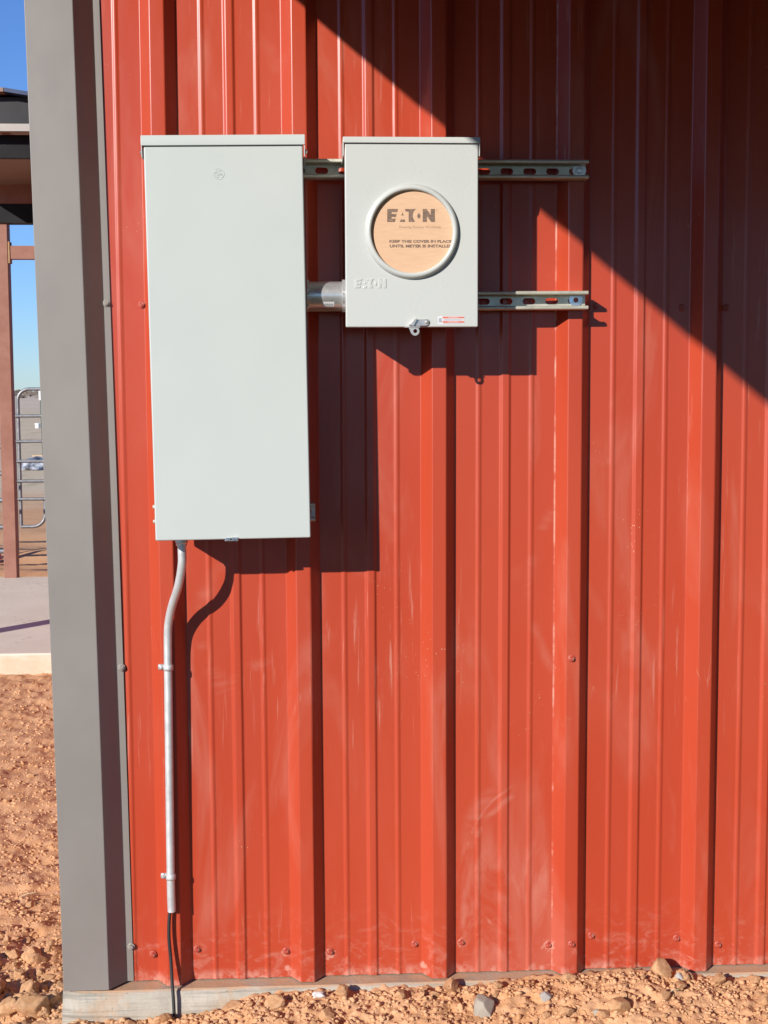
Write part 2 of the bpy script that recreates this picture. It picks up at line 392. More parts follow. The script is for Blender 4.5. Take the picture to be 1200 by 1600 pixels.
def height(X, Y):
    b = base_level(X, Y)
    fade = np.clip(1 - (np.abs(Y) - 5) / 14, .12, 1)
    n = .030 * fbm(X*3.1+3, Y*3.1, 3) + (.014 + .010*(X < -.12)*np.clip(1.4-np.abs(Y), 0, 1)) * fbm(X*13, Y*13+7, 3)
    r = 1 - np.abs(noise2(X*46, Y*46)) * 2
    n2 = .0075 * np.clip(fbm(X*38+9, Y*38, 3) * 1.6, -1, 1) + .0035 * r * r + .004 * noise2(X*95, Y*95)
    fr = np.where(Y > .25, np.clip(1 - (Y - .25)/.5, .45, 1), 1.0)
    ruts = .035 * np.sin(Y*4.2 + 1.2*noise2(X*.8, Y*.8) + X*.9) * np.clip((Y-7.6)/.6, 0, 1) * np.clip((13-Y)/3, 0, 1)
    close = np.clip((-Y - .05) / .08, .35, 1) * (Y < 0) + 1.0 * (Y >= 0)
    closex = np.where((X > -.12) & (Y > -.5), close, 1.0)
    far = .35 * fbm(X*.02, Y*.02, 2) * np.clip((Y-60)/200, 0, 1)
    return b + n * fade * closex + n2 * fade * fr + ruts + far * 0
GZ = height(GXm, GYm)
inside = (GXm > SLAB_L + .012) & (GYm > SLAB_F + .012)
GZ = np.where(inside & (GXm < 40) & (GYm < 16), np.minimum(GZ, -.16), GZ)
CS_Z = -0.06                                     # canopy slab top
csn = atz(40, 1021, CS_Z).y; csf = atz(40, 901, CS_Z).y
under = (GXm > -4.45) & (GXm < -.16) & (GYm > csn + .05) & (GYm < csf - .05)
GZ = np.where(under, np.minimum(GZ, CS_Z - .07), GZ)
nx, ny = len(gx), len(gy)
verts = np.stack([GXm.ravel(), GYm.ravel(), GZ.ravel()], -1)
idx = np.arange(nx*ny).reshape(ny, nx)
quads = np.stack([idx[:-1, :-1], idx[:-1, 1:], idx[1:, 1:], idx[1:, :-1]], -1).reshape(-1, 4)
me = bpy.data.meshes.new('ground')
me.vertices.add(len(verts)); me.vertices.foreach_set('co', verts.ravel())
me.loops.add(quads.size); me.loops.foreach_set('vertex_index', quads.ravel())
me.polygons.add(len(quads)); me.polygons.foreach_set('loop_start', np.arange(0, quads.size, 4)); me.polygons.foreach_set('loop_total', np.full(len(quads), 4))
me.update(); me.validate()
me.polygons.foreach_set('use_smooth', [True]*len(quads))
ground = link('ground', me, 'soil'); ground['kind'] = 'structure'
def ground_z(X, Y): return float(height(np.array([X]), np.array([Y]))[0])

# ------------------------------------------------------------------ the metal building
B = thing('metal_building', 'red ribbed metal building with taupe corner trim on a concrete footing', 'building', (0, 0, 0))
WALL_H = 3.0
def rounded(pts, r, n=4):
    out = [pts[0]]
    for i in range(1, len(pts)-1):
        a, b, c = Vector(pts[i-1]), Vector(pts[i]), Vector(pts[i+1])
        u = (a-b); v = (c-b); k = min(r, u.length*.45, v.length*.45)
        p0 = b + u.normalized()*k; p1 = b + v.normalized()*k
        for j in range(n+1):
            s_ = j/n; q = p0*(1-s_)**2 + b*2*s_*(1-s_) + p1*s_**2; out.append((q.x, q.y))
    out.append(pts[-1]); return out
def panel_profile(x0, x1):
    pts = []
    k0 = math.floor((x0 - RC)/PIT) - 1; k1 = math.ceil((x1 - RC)/PIT) + 1
    for k in range(k0, k1+1):
        c = RC + k*PIT
        pts += [(c-.0380, 0), (c-.0158, -RH), (c+.0158, -RH), (c+.0380, 0)]
        for off in (.0925, .1524, .2123):
            if off == .1524: pts += [(c+off-.0125, 0), (c+off-.0070, -.0046), (c+off+.0085, -.0046), (c+off+.0125, 0)]
            else: pts += [(c+off-.0065, 0), (c+off-.0022, -.0022), (c+off+.0022, -.0022), (c+off+.0065, 0)]
    prof = rounded(pts, .0028, 3)
    def yat(x):
        for a, b in zip(prof, prof[1:]):
            if a[0] <= x <= b[0]: return a[1] + (b[1]-a[1])*(x-a[0])/max(1e-9, b[0]-a[0])
        return 0
    return [(x0, yat(x0))] + [p for p in prof if x0 < p[0] < x1] + [(x1, yat(x1))]
def wall_panel(x0, x1, proud, z0=0.0, z1=WALL_H, name='wall_panel', parent=B, mat='red_paint'):
    pr = panel_profile(x0, x1); zs = np.linspace(z0, z1, 34); mb = MB(); n = len(pr)
    vs_ = []
    for i, zz in enumerate(zs):
        for (px, py) in pr:
            w = .0007*math.sin(zz*2.9 + px*5) + .0005*math.sin(zz*6.3 + px*11+1)     # slight buckle of thin sheet
            vs_.append((px + (.0006*math.sin(zz*3.1+px*4)), py - proud + (w if py > -.03 else w*.3), zz))
    fs = [(i*n+j, i*n+j+1, (i+1)*n+j+1, (i+1)*n+j) for i in range(len(zs)-1) for j in range(n-1)]
    mb.add(vs_, fs); me = mb.mesh(name, fix=False); smooth_mesh(me, 22)
    o = link(name, me, mat, parent)
    s_ = o.modifiers.new('solid', 'SOLIDIFY'); s_.thickness = .0006; s_.offset = -1
    w_ = o.modifiers.new('normals', 'WEIGHTED_NORMAL'); w_.keep_sharp = True; w_.weight = 90
    return o
LAP = .0011
wall_panel(-.045, RC - .0375, 0)
wall_panel(RC - .0388, RC + 3*PIT - .0376, LAP)
wall_panel(RC + 3*PIT - .0392, RC + 6*PIT - .0376, 2*LAP)
wall_panel(RC + 6*PIT - .0392, RC + 9*PIT - .0376, LAP)
wall_panel(RC + 9*PIT - .0392, RC + 12*PIT - .0376, 2*LAP)
# side wall going back from the corner, same cladding
for i in range(5):
    o = wall_panel(.1 + i*1.8288, .1 + (i+1)*1.8288 + .02, LAP*(i % 2))
    o.rotation_euler = (0, 0, R(90)); o.scale = (1, -1, 1); o.location = (-.055, 0, 0)
    # rib side faces -x

# footing
mb = MB()
nseg = 120
xs = [SLAB_L + (6.0 - SLAB_L) * (i/nseg)**1.5 for i in range(nseg+1)]
def jit(x, s): return .0050*noise2(np.array([x*21.0+s]), np.array([s*3.1]))[0] + .0050*noise2(np.array([x*5.0+s]), np.array([s*1.7]))[0]
vs_ = []
for i, xx in enumerate(xs):
    e = .010*math.exp(-((xx-SLAB_L)/.03)**2)
    top = SLAB_Z - (abs(jit(xx, 1)) if i % 1 == 0 else 0)
    vs_ += [(xx, .30, SLAB_Z), (xx, SLAB_F + .008 + jit(xx, 2) + e, SLAB_Z), (xx, SLAB_F + .002 + jit(xx, 2)+e, SLAB_Z - .005),
            (xx, SLAB_F - .003 + jit(xx, 5)+e, SLAB_Z-.024), (xx, SLAB_F - .008 + jit(xx, 3)+e*.5, SLAB_Z - .05), (xx, SLAB_F-.012+jit(xx, 4), -.30)]
fs = [(i*6+j, i*6+j+1, (i+1)*6+j+1, (i+1)*6+j) for i in range(nseg) for j in range(5)] + [(0, 1, 2, 3, 4, 5)]
mb.add(vs_, fs); f_ = mb.build('footing', 'concrete', B)
MB().box(SLAB_L, 6.0, .2995, 9.4, -.30, SLAB_Z - .0005).build('floor_slab', 'concrete', B)

# corner trim: wide face, slanted return, flange; it leans a little against the ribs
LEAN = -.0128
tri = rounded([(-.118, .16), (-.118, -.0495), (.0057, -.0495), (.0415, -.0045), (.0560, -.0045)], .0016, 3)
tri = [(x_, y_) for x_, y_ in tri]
zs = np.linspace(.002, WALL_H, 14); mb = MB(); n = len(tri); vs_ = []
for zz in zs:
    for (x_, y_) in tri:
        dx = LEAN*zz
        if x_ < -.05: x_ += .022
        vs_.append((x_ + dx + .0012*math.sin(zz*1.7), y_ + .0008*math.sin(zz*3 + x_*8), zz))
mb.add(vs_, [(i*n+j, i*n+j+1, (i+1)*n+j+1, (i+1)*n+j) for i in range(len(zs)-1) for j in range(n-1)])
me = mb.mesh('corner_trim', fix=False); smooth_mesh(me, 25)
trim = link('corner_trim', me, 'taupe_paint', B); trim['label'] = 'taupe folded corner trim'
s_ = trim.modifiers.new('solid', 'SOLIDIFY'); s_.thickness = .0007; s_.offset = -1
w_ = trim.modifiers.new('normals', 'WEIGHTED_NORMAL'); w_.keep_sharp = True; w_.weight = 90

# screws: washer, hex head
def screw_mesh(name, k=1.0):
    mb = MB()
    mb.lathe([(.0074*k, 0), (.0074*k, -.0012), (.0062*k, -.0022), (.0058*k, -.0024)], 16)
    hexp = [(.0044*k*math.cos(R(60*i+12)), .0044*k*math.sin(R(60*i+12))) for i in range(6)]
    mb.prism_y(hexp, -.0068, -.0020)
    mb.lathe([(.0030*k, -.0066), (.0024*k, -.0078)], 10)
    return mb.mesh(name)
scr_red = screw_mesh('screw', 1.15); scr_red.materials.append(M['screw_red'])
scr_tau = screw_mesh('screw_taupe', 1.15); scr_tau.materials.append(M['screw_taupe'])
def screw(u, v, yy, parent, me, name='screw'):
    p = at(u, v, yy); o = link(name, me, None, parent, loc=(p.x, yy, p.z))
    o.rotation_euler = (R(random.uniform(-4, 4)), R(random.uniform(0, 60)), R(random.uniform(-4, 4))); return o
for u, v in ((222,476),(1065,481),(1135,481),(930,479),(239,1491),(308,1483),(447,1486),(516,1487),(648,1475),(721,1472),(857,1476),(924,1462),(1057,1466),(1122,1476)):
    screw(u, v, -.0012 if u < 1040 else -.0024, B, scr_red)
for u, v in ((893,1029),(893,1475)): screw(u, v, -RH - .0024, B, scr_red)
for u, v in ((166.5,474),(190,1043),(205,1479)): screw(u, v, -.0050, trim, scr_tau)

# porch roof above the wall, its open end at the corner: it throws the diagonal shade
PX0, PZ0, PS, PD = -.20, 2.877, .156, 3.7
roof = MB()
def rz(tt): return PZ0 - PS*tt
mbp = MB()
pr = panel_profile(0, 5.6)
vs_ = []
for tt in (0.06, PD):
    for (px, py) in pr: vs_.append((PX0 + px, -tt, rz(tt) + .004 - py))
n = len(pr)
mbp.add(vs_, [(j, j+1, n+j+1, n+j) for j in range(n-1)])
rf = mbp.build('porch_roof', 'brown_sheet', B, fix=False)
s_ = rf.modifiers.new('solid', 'SOLIDIFY'); s_.thickness = .0008; s_.offset = 0
MB().prism_x([(-.056, rz(.056)), (-PD, rz(PD)), (-PD, rz(PD)-.14), (-.056, rz(.056)-.14)], PX0+.004, PX0 + .045).build('rake_rafter', 'taupe_paint', rf)
for xx in (1.8, 3.5, 5.3):
    MB().prism_x([(-.056, rz(.056)), (-PD, rz(PD)), (-PD, rz(PD)-.14), (-.056, rz(.056)-.14)], PX0+xx, PX0+xx+.045).build('rafter', 'taupe_paint', rf)
MB().box(PX0, PX0+5.6, -PD-.03, -PD-.002, rz(PD)-.16, rz(PD)+.03).build('fascia', 'taupe_paint', rf)
for xx in (.0, 5.4):
    MB().box(PX0+xx+.05, PX0+xx+.15, -PD+.03, -PD+.13, -.25, rz(PD)-.15).build('porch_post', 'taupe_paint', B)
# main roof of the building
rm = MB()
rm.add([(-.35, -.02, 3.0), (6.0, -.02, 3.0), (6.0, 9.6, 3.0), (-.35, 9.6, 3.0), (-.35, 4.8, 4.2), (6.0, 4.8, 4.2)],
       [(0, 1, 5, 4), (3, 4, 5, 2), (0, 4, 3), (1, 2, 5), (0, 3, 2, 1)])
rm.build('main_roof', 'brown_sheet', B)

# ------------------------------------------------------------------ strut channels
def strut(label, x0, x1, ztop, tilt=0.0, off=0.0):
    L = x1 - x0; hgt = .0405; yb, yf = -RH - .0016, -.0730
    root = thing('strut_channel', label, 'strut', (x0, 0, ztop - hgt), 'slotted strut channels across the ribs')
    root.rotation_euler = (0, -tilt, 0)
    th = .0025
    mid = hgt/2
    # web with slots
    bm = bmesh.new(); 
    def loop(pts):
        vv = [bm.verts.new((a, yb, b)) for a, b in pts]
        return [bm.edges.new((vv[i], vv[(i+1) % len(vv)])) for i in range(len(vv))]
    ed = loop([(0, 0), (L, 0), (L, hgt), (0, hgt)])
    c = L - .0225 - off
    while c > .02:
        w, r = .0143-.007, .0070
        ed += loop([(c+w+r*math.cos(R(a)), mid+r*math.sin(R(a))) for a in range(-90, 91, 18)] + [(c-w+r*math.cos(R(a)), mid+r*math.sin(R(a))) for a in range(90, 271, 18)])
        c -= .0508
    bmesh.ops.triangle_fill(bm, edges=ed, use_beauty=True, normal=(0, -1, 0))
    bmesh.ops.dissolve_limit(bm, angle_limit=.001, verts=bm.verts[:], edges=bm.edges[:])
    g = bmesh.ops.extrude_face_region(bm, geom=bm.faces[:])
    for e in g['geom']:
        if isinstance(e, bmesh.types.BMVert): e.co.y -= th
    bmesh.ops.recalc_face_normals(bm, faces=bm.faces)
    me = bpy.data.meshes.new('web'); bm.to_mesh(me); bm.free()
    link('web', me, 'strut_zinc', root)
    # flange + rolled lip, top and bottom
    for s_ in (1, -1):
        zc = lambda q: mid + s_*(mid - q)
        prof = rounded([(yb, zc(0)), (yf, zc(0)), (yf, zc(.0082)), (yf+.0085, zc(.0082))], .0032, 4)
        prof2 = rounded([(yb, zc(th)), (yf+th, zc(th)), (yf+th, zc(.0082-th)), (yf+.0085, zc(.0082-th))], .0014, 4)
        mb = MB(); poly = prof + prof2[::-1]; n = len(prof)
        vs_ = [(xx, a, b) for xx in (0, L) for a, b in poly]; N = len(poly)
        fs = [(i, (i+1) % N, N+(i+1) % N, N+i) for i in range(N)]
        for b0 in (0, N): fs += [(b0+i, b0+i+1, b0+N-2-i, b0+N-1-i) for i in range(n-1)]
        mb.add(vs_, fs)
        mb.build('flange', 'strut_zinc', root, smooth=True)
    return root, yb - th
s1, yw = strut('uppermost slotted strut channel, running behind the tops of both grey boxes', .150, 1.0856, 1.8525, .0)
s2, _ = strut('middle slotted strut channel, level with the pipe between the boxes', .155, 1.0868, 1.5664, .004, .0015)
s3, _ = strut('lowest short strut channel, almost hidden behind the tall grey box', 0.1285, .4835, 1.1066, .004)
def washer_bolt(root, wx, wz, bolt):
    lx, lz = wx - root.location.x, wz - root.location.z
    w = MB().lathe([(.0055, 0), (.0150, 0), (.0150, -.0022), (.0055, -.0022)], 28, 'Y', (lx, yw - .0003, lz), closed=True).build('washer', 'bright_zinc', root, smooth=True)
    mb = MB()
    if bolt:
        mb.prism_y([(lx+.0082*math.cos(R(60*i+8)), lz+.0082*math.sin(R(60*i+8))) for i in range(6)], yw-.0100, yw-.0022)
        mb.lathe([(.0066, -.0098), (.0052, -.0108), (0.0001, -.0110)], 14, 'Y', (lx, yw, lz))
        mb.build('bolt', 'bright_zinc', w)
    else:
        mb.prism_y([(lx+.0050*math.cos(R(60*i+8)), lz+.0050*math.sin(R(60*i+8))) for i in range(6)], yw+.0005, yw-.0012)
        mb.build('bolt', 'screw_red', w)
p = at(905, 266.5, yw); washer_bolt(s1, p.x, p.z, True)
p = at(899.5, 471.3, yw); washer_bolt(s2, p.x, p.z, False)

# ------------------------------------------------------------------ tall grey load centre
YF = -.195
GX, GZ0, GW, GH = .1466, 1.0410, .3262, .8165
G = thing('breaker_box', 'tall grey steel electrical breaker box with round embossed emblem, left of the meter box', 'electrical box', (GX, 0, GZ0))
G.rotation_euler = (0, -.0110, 0)
yb_ = -.0745
body = MB().box(.0035, GW-.0035, YF+.010, yb_, .004, GH-.004).build('body', 'grey_enamel', G, bevel=.003)
# door: pressed pan with turned edges
door = MB().box(.0, GW, YF, YF+.024, .0, GH+.003).build('door', 'grey_enamel', G, bevel=.0032)
def hood(w, h, depth_top, over, tabh, root, yback, mat, drop):
    # cap with front lip and side ears
    mb = MB()
    mb.prism_x([(yback, h+.004), (YF-.0040, h+.001), (YF-.0052, h-.001), (YF-.0052, h-drop), (YF-.0030, h-drop), (YF-.0030, h-.0035), (yback, h+.0015)], -over, w+over)
    hd = mb.build('hood', mat, root, bevel=.0014)
    for sgn, xa in ((-1, -over), (1, w+over)):
        x0_, x1_ = (xa, xa+.0022) if sgn < 0 else (xa-.0022, xa)
        MB().prism_x([(yback, h-.001), (YF-.0026, h-.001), (YF-.0026, h-drop-.004), (YF+.002, h-tabh), (yback, h-tabh)], x0_, x1_).build('hood_ear', mat, hd, bevel=.0006)
    return hd
hd = hood(GW, GH+.0185, 0, .0048, .043, G, yb_, 'grey_enamel', .0200)
for sgn, xa in ((-1, -.0050), (1, GW+.0050)):
    MB().lathe([(.0052, 0), (.0052, sgn*.0022), (.0030, sgn*.0040), (.0001, sgn*.0042)], 12, 'X', (xa, YF+.018, GH-.012)).build('hood_screw', 'bright_zinc', hd)
# bottom latch of the door
lp = at(362, 840.5, YF); lx, lz = lp.x-GX, lp.z-GZ0
lt = MB()
lt.box(lx-.0140, lx+.0140, YF-.0035, YF+.02, -.0035, -.0005)
lt.box(lx-.0130, lx-.0020, YF-.0042, YF-.0008, -.0030, .0038)
lt.prism_y([(lx+.0005, .0045), (lx+.0120, .0045), (lx+.0140, .0000), (lx+.0030, -.0005)], YF-.0075, YF-.0008)
lt.build('latch', 'bright_zinc', G, bevel=.0006)
# embossed round emblem
ep = at(348, 273, YF); ex, ez = ep.x-GX, ep.z-GZ0
em = MB(); rr = .0112
em.lathe([(rr+.0007, .0004), (rr+.0002, -.0006), (rr-.0009, -.0006), (rr-.0014, .0004)], 40, 'Y', (ex, YF, ez))
eo = em.build('emblem', 'grey_enamel', door, smooth=True)
for k in range(4):      # curls round the rim
    a0 = R(90*k + 40)
    pts = [(ex+(rr-.0022-.0004*j)*math.cos(a0+j*.16), YF-.0004, ez+(rr-.0022-.0004*j)*math.sin(a0+j*.16)) for j in range(6)]
    MB().tube(pts, .00060, 6).build('curl', 'grey_enamel', eo, smooth=True)
for ch, ox, oz, sh in (('G', -.0078, -.0040, .25), ('e', .0002, -.0040, .25)):
    me = text_mesh(ch, .0135, shear=sh, extrude=.0003); smooth_mesh(me, 30)
    link('monogram', me, 'grey_enamel', eo, loc=(ex+ox, YF-.0004, ez+oz))

# ------------------------------------------------------------------ meter socket
MX, MZ, MW, MH = .5502, 1.4860, .2782, .3770
S = thing('meter_socket', 'grey meter socket box with round cardboard cover, right of the tall box', 'meter box', (MX, 0, MZ))
MB().box(.003, MW-.003, YF+.010, yb_, .004, MH-.002).build('body', 'pale_enamel', S, bevel=.003)
cov = MB().box(0, MW, YF, YF+.018, 0, MH+.002).build('cover', 'pale_enamel', S, bevel=.003)
hood(MW, MH+.0125, 0, .0034, .037, S, yb_, 'pale_enamel', .0115)
cpx, cpz = .6892-MX, 1.6832-MZ
# collar ring round the opening
pf = [(.0985, .001), (.0972, -.0035), (.0958, -.0075), (.0940, -.0100), (.0915, -.0114), (.0885, -.0116), (.0865, -.0106), (.0853, -.0085), (.0848, -.0050), (.0848, .001)]
MB().lathe(pf, 96, 'Y', (cpx, YF, cpz), closed=True).build('collar_ring', 'pale_enamel', S, smooth=True)
card = MB().lathe([(.0885, -.0008), (.0885, -.0022), (.0001, -.0022)], 72, 'Y', (cpx, YF, cpz)).build('cover_card', 'cardboard', S)
card['label'] = 'printed cardboard disc behind the ring'
# printed wordmark (shapes read off the photograph, in units of its enlarged view)
def zp(a, b):  # enlarged-view pixel (x/6.667 + 560, y/6.667 + 280) -> local
    p = at(560 + a/6.6667, 280 + b/6.6667, YF-.0022); return (p.x-MX, p.z-MZ)
ink_y0, ink_y1 = YF-.00245, YF-.0021
def wordmark(to, y0, y1, mat, parent, nm):
    shapes = [
        [(300,310),(413,310),(404,342),(345,342),(345,360),(399,360),(392,394),(345,394),(345,411),(388,411),(380,445),(300,445)],
        [(460,345),(472,378),(447,378)], [(441,419),(481,419),(490,445),(430,445)],
        [(484,310),(600,310),(583,325),(572,345),(567,368),(567,388),(571,408),(581,430),(592,445),(523,445),(523,336),(493,336)],
        [(630+17*math.cos(R(a)), 382-28*math.sin(R(a))) for a in range(0, 360, 24)],
        [(670,310),(712,310),(752,372),(752,310),(797,310),(797,445),(757,445),(714,384),(714,445),(670,445)]]
    for s_ in shapes:
        MB().prism_y([to(*q) for q in s_][::-1], y0, y1).build(nm, mat, parent)
wordmark(zp, ink_y0, ink_y1, 'card_ink', card, 'printed_letter')
def print_line(body, u0, v0, wpx, hpx, mat, shear=0, bold=0):
    a = zp(u0, v0); b = zp(u0+wpx, v0); h = (zp(u0, v0)[1] - zp(u0, v0+hpx)[1])
    me = text_mesh(body, .01, width=b[0]-a[0], shear=shear, extrude=.0001, bold=bold)
    zz = [v.co.z for v in me.vertices]; k = h/(max(zz)-min(zz))
    for v in me.vertices: v.co.z *= k
    link('printed_text', me, mat, card, loc=(a[0], YF-.0023, zp(u0, v0+hpx)[1]))
print_line('Powering Business Worldwide', 420, 484, 440, 36, 'card_ink_pale', .3)
print_line('KEEP THIS COVER IN PLACE', 322, 632, 650, 30, 'card_ink', 0, .0005)
print_line('UNTIL METER IS INSTALLED', 326, 680, 660, 32, 'card_ink', 0, .0005)
me = text_mesh('®', .0046, extrude=.0001); a = zp(808, 334); link('printed_text', me, 'card_ink_pale', card, loc=(a[0], YF-.0023, a[1]))
# embossed wordmark on the cover
def ze(a, b):
    p = at(554.5 + (a-300)/497*49.0, 435.5 + (b-310)/135*14.5, YF); return (p.x-MX, p.z-MZ)
wordmark(ze, YF-.0011, YF+.001, 'pale_enamel', cov, 'embossed_letter')
for o in [o for o in cov.children if o.name.startswith('embossed')]:
    b = o.modifiers.new('bevel', 'BEVEL'); b.width = .0005; b.segments = 2
def lc(u, v, y=YF): p = at(u, v, y); return (p.x-MX, p.z-MZ)
# hasp and seal tab at the bottom edge
hs = MB()
a0 = lc(637, 509); a1 = lc(657, 498.5); a2 = lc(666.5, 503)
hs.prism_y([lc(*q) for q in ((646,499.5),(668,498.5),(670.5,501),(671,504.5),(669,508),(665,509.3),(641,509.5),(638,508.6))][::-1], YF-.0030, YF-.0004)
hasp = hs.build('hasp', 'latch_steel', S, bevel=.0007)
q = lc(667, 503.3); MB().lathe([(.0036, -.0028), (.0036, -.0042), (.0022, -.0056), (.0001, -.0058)], 14, 'Y', (q[0], YF, q[1])).build('rivet', 'latch_steel', hasp, smooth=True)
MB().prism_y([lc(*q) for q in ((638,508.4),(650,497.8),(651.5,498.2),(646,508.8))][::-1], YF-.0078, YF-.0031).build('fold', 'latch_steel', hasp)
q0, q1 = lc(632, 509.5), lc(656, 511.5)
MB().box(q0[0], q1[0], YF-.0055, YF+.015, q1[1]-.0004, q1[1]+.0016).build('shelf', 'latch_steel', hasp)
# tab with a hole below
bm = bmesh.new()
oc = lc(648.5, 517.5, YF-.004)
out = [lc(638.5, 511.2, YF-.004), lc(654.0, 511.2, YF-.004)] + [(oc[0]+.0092*math.cos(R(a)), oc[1]+.0092*math.sin(R(a))) for a in range(25, -166, -19)]
def lp_(pts):
    vv = [bm.verts.new((a, YF-.004, b)) for a, b in pts]; return [bm.edges.new((vv[i], vv[(i+1) % len(vv)])) for i in range(len(vv))]
ed = lp_(out) + lp_([(oc[0]+.0004+.0042*math.cos(R(a)), oc[1]+.0004+.0042*math.sin(R(a))) for a in range(0, 360, 24)])
bmesh.ops.triangle_fill(bm, edges=ed, use_beauty=True, normal=(0, -1, 0))
g = bmesh.ops.extrude_face_region(bm, geom=bm.faces[:])
for e in g['geom']:
    if isinstance(e, bmesh.types.BMVert): e.co.y += .0022
bmesh.ops.recalc_face_normals(bm, faces=bm.faces)
me = bpy.data.meshes.new('seal_tab'); bm.to_mesh(me); bm.free()
link('seal_tab', me, 'latch_steel', hasp)
# warning sticker
def rect(u0, v0, u1, v1, y0, mat, nm, parent):
    (xa, zb), (xb, za) = lc(u0, v0), lc(u1, v1)
    return MB().box(xa, xb, y0, y0+.0003, za, zb).build(nm, mat, parent)
stk = rect(684, 494.3, 725.5, 507, YF-.0004, 'sticker_white', 'sticker', S)
for v0, v1 in ((494.8, 497.4), (501.8, 504.4)): rect(691.5, v0, 725.2, v1, YF-.0006, 'sticker_red', 'sticker_band', stk)
for v0 in (498.6, 500.0, 505.3): rect(693, v0, 724, v0+.7, YF-.0006, 'sticker_grey', 'sticker_line', stk)
rect(685.5, 497.2, 690.3, 503.8, YF-.0006, 'sticker_grey', 'sticker_pictogram', stk)
for v0 in (495.6, 502.6):
    for k in range(5): rect(701+k*3.1, v0, 703+k*3.1, v0+.9, YF-.0008, 'sticker_white', 'sticker_mark', stk)

# ------------------------------------------------------------------ pipe between the boxes
ny_ = -.122; pc = (at(509, 440, ny_).z + at(509, 484.5, ny_).z)/2; pr_ = (at(509, 440, ny_).z - at(509, 484.5, ny_).z)/2
N = thing('conduit_nipple', 'short silver conduit pipe joining the two grey boxes', 'conduit', (0, ny_, pc))
xl, xr = GX+GW-.0032, MX+.0032
MB().lathe([(pr_, xl), (pr_, xr)], 40, 'X').build('pipe', 'galvanised', N, smooth=True)
for xa, xb in ((xl+.0002, xl+.0045), (xr-.0085, xr-.0002)):
    mb = MB(); pts = []
    for k in range(48):
        r_ = pr_ + (.0042 if k % 6 < 4 else .0020)
        pts.append((r_*math.cos(2*math.pi*k/48), r_*math.sin(2*math.pi*k/48)))
    mb.prism_x(pts, xa, xb); mb.build('locknut', 'galvanised', N)
# paper label on the pipe
lb = MB(); vs_ = []; a_ = [R(a) for a in range(-152, -126, 4)]
u0, u1 = at(505, 478, ny_-pr_).x, at(522.5, 478, ny_-pr_).x
for a in a_: vs_ += [(u0, (pr_+.0005)*math.cos(a+0), (pr_+.0005)*math.sin(a)), (u1, (pr_+.0005)*math.cos(a), (pr_+.0005)*math.sin(a))]
lb.add(vs_, [(2*i, 2*i+1, 2*i+3, 2*i+2) for i in range(len(a_)-1)])
lab = lb.build('paper_label', 'sticker_white', N, fix=False)
for k in range(4):
    mk = MB(); vs_ = []; xa = u0+.0035+k*.0046
    for a in a_[2:5]: vs_ += [(xa, (pr_+.0007)*math.cos(a), (pr_+.0007)*math.sin(a)), (xa+.003, (pr_+.0007)*math.cos(a), (pr_+.0007)*math.sin(a))]
    mk.add(vs_, [(2*i, 2*i+1, 2*i+3, 2*i+2) for i in range(2)]); mk.build('label_mark', 'sticker_grey', lab, fix=False)

# ------------------------------------------------------------------ conduit down the wall
def spline(pts, n=8):
    P = [Vector(p) for p in pts]; P = [P[0]*2-P[1]] + P + [P[-1]*2-P[-2]]; out = []
    for i in range(1, len(P)-2):
        for j in range(n):
            t_ = j/n; a, b, c, d = P[i-1:i+3]
            out.append(.5*((2*b)+(c-a)*t_+(2*a-5*b+4*c-d)*t_*t_+(3*b-a-3*c+d)*t_**3))
    return out + [P[-2]]
cy0 = -.0412-.0016
cpts = [at(283.5, 845, -.122), at(284.5, 866, -.121), at(284, 885, -.116), at(278.5, 916, -.099), at(268.5, 948, -.068), at(263.3, 975, -.051), at(262.3, 1000, -.0445), at(262.6, 1040, cy0), at(264.5, 1200, cy0), at(266.8, 1370, cy0), at(268.3, 1424, cy0)]
Cn = thing('conduit', 'thin galvanised conduit bending down the wall under the tall box', 'conduit', tuple(cpts[-1]))
off = cpts[-1]
sp_ = [p - off for p in spline(cpts, 8)]
MB().tube(sp_, .0092, 20).build('pipe', 'emt', Cn, smooth=True)
mb = MB(); top = cpts[0]-off
mb.lathe([(.0135, top.z+.006), (.0135, top.z-.004), (.0118, top.z-.006), (.0118, top.z-.010), (.0105, top.z-.011)], 20, 'Z', (top.x, top.y, 0)); mb.build('connector', 'galvanised', Cn, smooth=True)
MB().tube([p*1.0 for p in (sp_[-1]+Vector((0, 0, .0006)), sp_[-1]-Vector((0, 0, .0005)))], .0078, 16).build('bore_shade', 'rubber_black', Cn)  # black disc on the capped end, painting the dark of the bore
def strap(u, v, su, sv, label):
    c = at(u, v, cy0); s0 = at(su, sv, -RH-.0016)
    o = thing('conduit_strap', label, 'pipe strap', (c.x, -RH-.0012, c.z), 'straps holding the thin conduit')
    ry = cy0 - (-RH-.0012)
    r_ = .0098; hw = .0062
    prof = [(-.0225, -.0012), (-r_-.0012, -.0012)] + [(r_*math.cos(R(a)), ry - r_*math.sin(R(a))*1.0) for a in range(170, 9, -16)] + [(r_+.0006, -.0010)]
    mb = MB(); th = .0014; vs_ = []
    for zz in (-hw, -hw*.35, hw*.35, hw):
        bulge = .0011 if abs(zz) < hw*.5 else 0
        for x_, y_ in prof: vs_.append((x_*(1+bulge*20), y_-bulge, zz))
    n = len(prof)
    mb.add(vs_, [(i*n+j, i*n+j+1, (i+1)*n+j+1, (i+1)*n+j) for i in range(3) for j in range(n-1)])
    me = mb.mesh('band', fix=False); smooth_mesh(me, 40)
    bo = link('band', me, 'emt', o); s_ = bo.modifiers.new('s', 'SOLIDIFY'); s_.thickness = th; s_.offset = 0
    so_ = link('screw', scr_grey, None, o, loc=(-.0162, -.0016, .0)); so_.rotation_euler = (0, R(20), 0)
